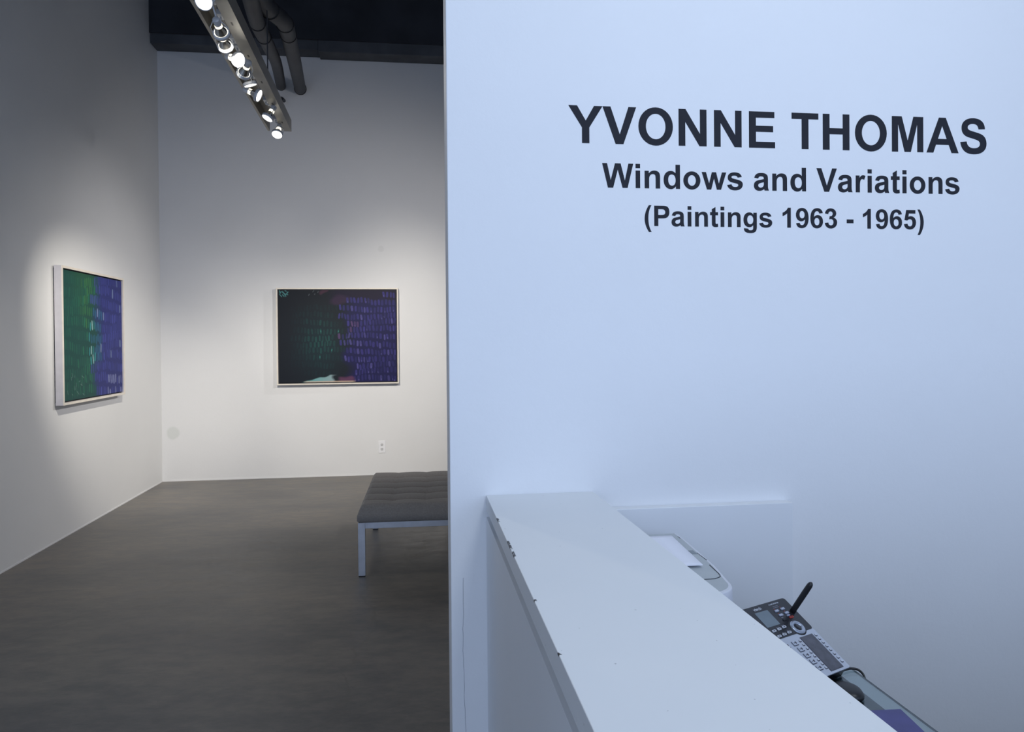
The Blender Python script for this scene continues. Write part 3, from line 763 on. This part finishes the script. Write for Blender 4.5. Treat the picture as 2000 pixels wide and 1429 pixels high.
# ------------------------------------------------------------------ purple folder and rounded black object on the desk
m = MB(); a = Vector((.8518, 1.222)); d1 = Vector((-.0412, .0027)).normalized(); d2 = Vector((-.0056, -.0405)).normalized()
poly = [a, a+d1*.15, a+d1*.15+d2*.2, a+d2*.2]
m.prism([(p.x-.78, p.y-1.15) for p in poly], 0, .004); o = m.build('booklet', M['book']); o.location = (.78, 1.15, DZ+.0004)
tag(o, 'dark purple booklet lying flat on the glass desk', 'booklet')
m = MB(); mt = Matrix.Translation((.797, 1.294, DZ+.0004)) @ Matrix.Diagonal((.60, .85, .8, 1))
m.lathe([(0, 0), (.034, 0), (.040, .004), (.040, .009), (.034, .016), (.020, .020), (0, .021)], mt, 36)
tag(m.build('computer_mouse', M['rubber']), 'rounded black mouse on the glass desk below the phone', 'mouse')

# ------------------------------------------------------------------ ceiling light track with its spot lamps
TX, TY, TZ, TA = -.932, 5.765, 3.01, .0208
t = thing('light_track', 'long white metal light trough hanging from the dark ceiling', 'light track', (TX, TY, TZ), math.atan(TA))
LEN = 5.2
m = MB(); m.box(-.080, -.074, -LEN, 0, 0, .085, 0); m.box(-.074, .080, -LEN, 0, .079, .085, 0); m.box(-.090, -.080, -LEN, 0, 0, .006, 0)
m.build('trough', M['track_in'], t)
m = MB(); m.box(.018, .080, -LEN, 0, 0, .079, 0); m.build('wireway', M['track'], t)
m = MB(); m.box(-.020, .012, -LEN, -.02, .050, .079, 0); rl = m.build('power_rail', M['track'], t)
m = MB(); m.box(-.009, .001, -LEN, -.02, .0485, .0502, 0); m.build('contact_slot', M['slot'], rl)
for y in np.arange(-.25, -LEN, -.42):
    m = MB(); m.box(.042, .050, y, y+.035, -.0008, .0005); m.build('knockout', M['slot'], t)
for y in (-.55, -2.6, -4.8):
    m = MB(); m.tube([(.0, y, .085), (.0, y, ZCL-TZ)], .004, 8); m.build('hanger_rod', M['pipe'], t)
Tm = Matrix.Translation((TX, TY, TZ)) @ Matrix.Rotation(math.atan(TA), 4, 'Z')
def track_at(y): return Tm @ Vector((-.004, y-TY, .050))
SPOTS = []
def lamp(px, direction, label, power, size, lens=.036, blend=.6):
    L_ = Vector(px); d = Vector(direction).normalized()
    root = thing('spot_lamp', label, 'spotlight', group='spot lamps along the light track')
    back = L_-d*.085
    top_ = track_at(back.y); root.location = top_
    bpy.context.view_layer.update()
    iv = Matrix.Translation(-top_)
    q = d.to_track_quat('Z', 'Y').to_matrix().to_4x4(); B = iv @ Matrix.Translation(L_) @ q
    m = MB(); m.box(-.013, .013, -.036, .036, -.026, 0, bevel=.002); m.build('adapter', M['lamp_white'], root)
    m = MB(); m.tube([(0, 0, -.025), (0, 0, -.040), iv @ (back+Vector((0, 0, .012)))], .0045, 10); m.build('stem', M['lamp_white'], root)
    m = MB(); m.lathe([(0, -.100), (.015, -.100), (.017, -.097), (.017, -.058), (.015, -.055)], B, 24); m.build('socket', M['lamp_white'], root)
    m = MB(); m.lathe([(.015, -.055), (.016, -.045), (.024, -.030), (lens-.006, -.014), (lens-.003, -.009)], B, 28); m.build('reflector', M['chrome'], root)
    m = MB(); m.lathe([(lens-.003, -.016), (lens+.003, -.016), (lens+.003, .001), (lens-.001, .002), (lens-.001, -.003)], B, 32); m.build('bezel', M['lamp_white'], root)
    m = MB(); m.lathe([(0, .0005), (lens*.6, -.0005), (lens-.001, -.003)], B, 28); m.build('lens', M['lens'], root)
    m = MB(); m.lathe([(.0172, -.066), (.0176, -.064), (.0176, -.052), (.0158, -.050)], B, 24); m.build('vent_collar', M['glow'], root)
    # two thin yoke arms
    for s in (-1, 1):
        m = MB(); e = B @ Vector((s*(lens+.004), 0, -.006)); f_ = B @ Vector((s*.018, 0, -.085))
        m.tube([f_, (f_+e)/2+(B.to_3x3() @ Vector((s*.012, 0, 0))), e], .0022, 8); m.build('yoke_arm', M['lamp_white'], root)
    ld = bpy.data.lights.new('spot_beam', 'SPOT'); ld.energy = power; ld.color = WARM; ld.spot_size = R(size); ld.spot_blend = blend; ld.shadow_soft_size = .02
    lo = bpy.data.objects.new('spot_beam', ld); C.objects.link(lo); lo.parent = root
    lo.matrix_local = B @ Matrix.Translation((0, 0, .006)) @ Matrix.Rotation(PI, 4, 'X')
WARM = (1.0, .94, .83)
def toward(p, q): return (Vector(q)-Vector(p))
tgt_b = (-.75, YB, 1.15); tgt_l = (XL, 6.6, 1.3)
specs = [
 ((-.8644, 3.4087, 2.92), (-.05, -.75, -.60), 'round spot lamp facing the viewer at the near end of the light track', 6, 60),
 ((-.8700, 3.7500, 2.915), (.25, 4.6, -1.70), 'spot lamp seen from behind, second from the near end of the track', 400, 46, .036, 1.0),
 ((-.8900, 3.9150, 2.915), (.25, 4.4, -2.2), 'spot lamp seen from behind, just below the second lamp on the track', 140, 62, .036, 1.0),
 ((-.8648, 4.0889, 2.92), (.75, -.55, -.38), 'large glowing spot lamp turned to the right, midway along the track', 30, 90),
 ((-.8903, 4.3003, 2.915), (-1.7, 2.65, -1.80), 'spot lamp seen from behind in the middle of the track', 330, 42, .036, 1.0),
 ((-.8785, 4.4396, 2.905), (.30, .15, -1.0), 'spot lamp pointing straight down below the middle of the track', 20, 110, .036, 1.0),
 ((-.8751, 4.6679, 2.92), (.90, -.10, -.42), 'slender looking spot lamp turned right, third from the far end', 30, 90),
 ((-.9116, 5.1301, 2.92), (-.42, -.25, -.85), 'glowing spot lamp tilted down left, second from the far end', 14, 80),
 ((-.9167, 5.5267, 2.92), (-.10, -.55, -.80), 'glowing spot lamp at the far end of the light track', 12, 60),
]
for s in specs: lamp(*s)
# unseen spots added behind the partition to brighten the back and left walls
for (p, q, e, a) in (((1.3, 4.6, 2.92), (-.7, YB, 1.25), 190, 92), ((1.3, 7.0, 2.92), (XL, 6.8, .8), 170, 70)):
    ld = bpy.data.lights.new('spot_beam', 'SPOT'); ld.energy = e; ld.color = (.98, .95, .95); ld.spot_size = R(a); ld.spot_blend = 1; ld.shadow_soft_size = .03
    lo = bpy.data.objects.new('spot_beam', ld); C.objects.link(lo); lo.location = p
    lo.rotation_euler = (Vector(q)-Vector(p)).to_track_quat('-Z', 'Y').to_euler()


# ------------------------------------------------------------------ pipes
def ring(mb, p, d, r, w=.02):
    mb.lathe([(r, -w), (r+.006, -w), (r+.006, w), (r, w)], Matrix.Translation(p) @ Vector(d).to_track_quat('Z', 'Y').to_matrix().to_4x4(), 28)
t = thing('ceiling_pipe', 'dark grey ceiling pipe with an elbow, right of the two', 'pipe', (-1.16, YB, 4.15), group='dark pipes below the ceiling')
off = -Vector((-1.16, YB, 4.15))
pr = [(-1.135, YB-.002, 4.155), (-1.008, 7.042, 3.988), (-.915, 6.08, 3.848), (-.888, 5.75, 3.795), (-.893, 5.58, 3.765), (-.930, 5.38, 3.735), (-.955, 5.12, 3.70), (-.935, 4.75, 3.67), (-.90, 4.2, 3.66), (-.88, 3.0, 3.66), (-.87, 1.0, 3.66)]
m = MB(); m.tube([Vector(p)+off for p in crom(pr)], .060, 28); m.build('pipe_run', M['pipe'], t)
for i, j in ((2, 1), (3, 4), (5, 6)):
    m = MB(); ring(m, Vector(pr[i])+off, Vector(pr[i+1])-Vector(pr[i-1]), .0595, .006); m.build('pipe_seam', M['pipe_ring'], t)
m = MB(); ring(m, Vector(pr[0])+off+Vector((.004, -.03, 0)), (.127, -1.29, -.167), .0595, .012); m.build('wall_collar', M['pipe_ring'], t)
t = thing('ceiling_pipe', 'dark grey ceiling pipe beside the light track, left of the two', 'pipe', (-1.33, YB, 4.18), group='dark pipes below the ceiling')
off = -Vector((-1.33, YB, 4.18))
pl_ = [(-1.335, YB-.002, 4.185), (-1.203, 7.269, 4.039), (-1.110, 6.40, 3.850), (-1.050, 5.80, 3.715), (-1.010, 5.35, 3.630), (-.95, 4.85, 3.56), (-.89, 4.35, 3.50), (-.87, 3.4, 3.48), (-.86, 1.0, 3.48)]
m = MB(); m.tube([Vector(p)+off for p in crom(pl_)], .051, 28); m.build('pipe_run', M['pipe'], t)
for i in (3, 4):
    m = MB(); ring(m, Vector(pl_[i])+off, Vector(pl_[i+1])-Vector(pl_[i-1]), .0505, .006); m.build('pipe_seam', M['pipe_ring'], t)
m = MB(); m.tube([Vector((-1.33, YB, 4.055))+off, Vector((-1.28, YB-.16, 3.98))+off], .018, 14); m.build('drain_stub', M['pipe'], t)

# ------------------------------------------------------------------ light
ld = bpy.data.lights.new('assumed_daylight', 'AREA'); ld.shape = 'RECTANGLE'; ld.size = WX1-WX0-.1; ld.size_y = WZ1-WZ0-.1  # area light added in the assumed opening, standing in for daylight
ld.energy = 128; ld.color = (.53, .685, 1.0)
lo = bpy.data.objects.new('assumed_daylight', ld); C.objects.link(lo); lo.location = ((WX0+WX1)/2, YF-.05, (WZ0+WZ1)/2); lo.rotation_euler = (R(90), 0, 0)
ld = bpy.data.lights.new('assumed_overhead_light', 'AREA'); ld.shape = 'SQUARE'; ld.size = .7; ld.energy = 31; ld.color = (.78, .88, 1.0)  # assumed overhead light, unseen and without a fixture, added to brighten counter and partition
lo = bpy.data.objects.new('assumed_overhead_light', ld); C.objects.link(lo); lo.location = (.95, .35, 3.75)
w = bpy.data.worlds.new('World'); bpy.context.scene.world = w; w.use_nodes = True
w.node_tree.nodes['Background'].inputs[0].default_value = (.5, .65, 1, 1); w.node_tree.nodes['Background'].inputs[1].default_value = .3

# ------------------------------------------------------------------ camera
f, yaw, pit, rol, sy = 1473.75, R(7.7139), R(.5123), R(.4918), -36.555
Fw = Vector((math.sin(yaw)*math.cos(pit), math.cos(yaw)*math.cos(pit), -math.sin(pit)))
R0 = Vector((math.cos(yaw), -math.sin(yaw), 0)); U0 = R0.cross(Fw)
Rr = R0*math.cos(rol)-U0*math.sin(rol); Uu = R0*math.sin(rol)+U0*math.cos(rol)
cam = bpy.data.cameras.new('Camera'); co_ = bpy.data.objects.new('Camera', cam); C.objects.link(co_)
co_.matrix_world = Matrix(((Rr.x, Uu.x, -Fw.x, 0), (Rr.y, Uu.y, -Fw.y, 0), (Rr.z, Uu.z, -Fw.z, 1.45), (0, 0, 0, 1)))
cam.sensor_width = 36; cam.lens = f/2000*36; cam.shift_y = sy/2000; cam.clip_start = .02
bpy.context.scene.camera = co_
s = bpy.context.scene; s.view_settings.view_transform = 'Standard'; s.view_settings.look = 'None'
s.view_settings.exposure = 0; s.view_settings.gamma = 1; s.view_settings.use_curve_mapping = False
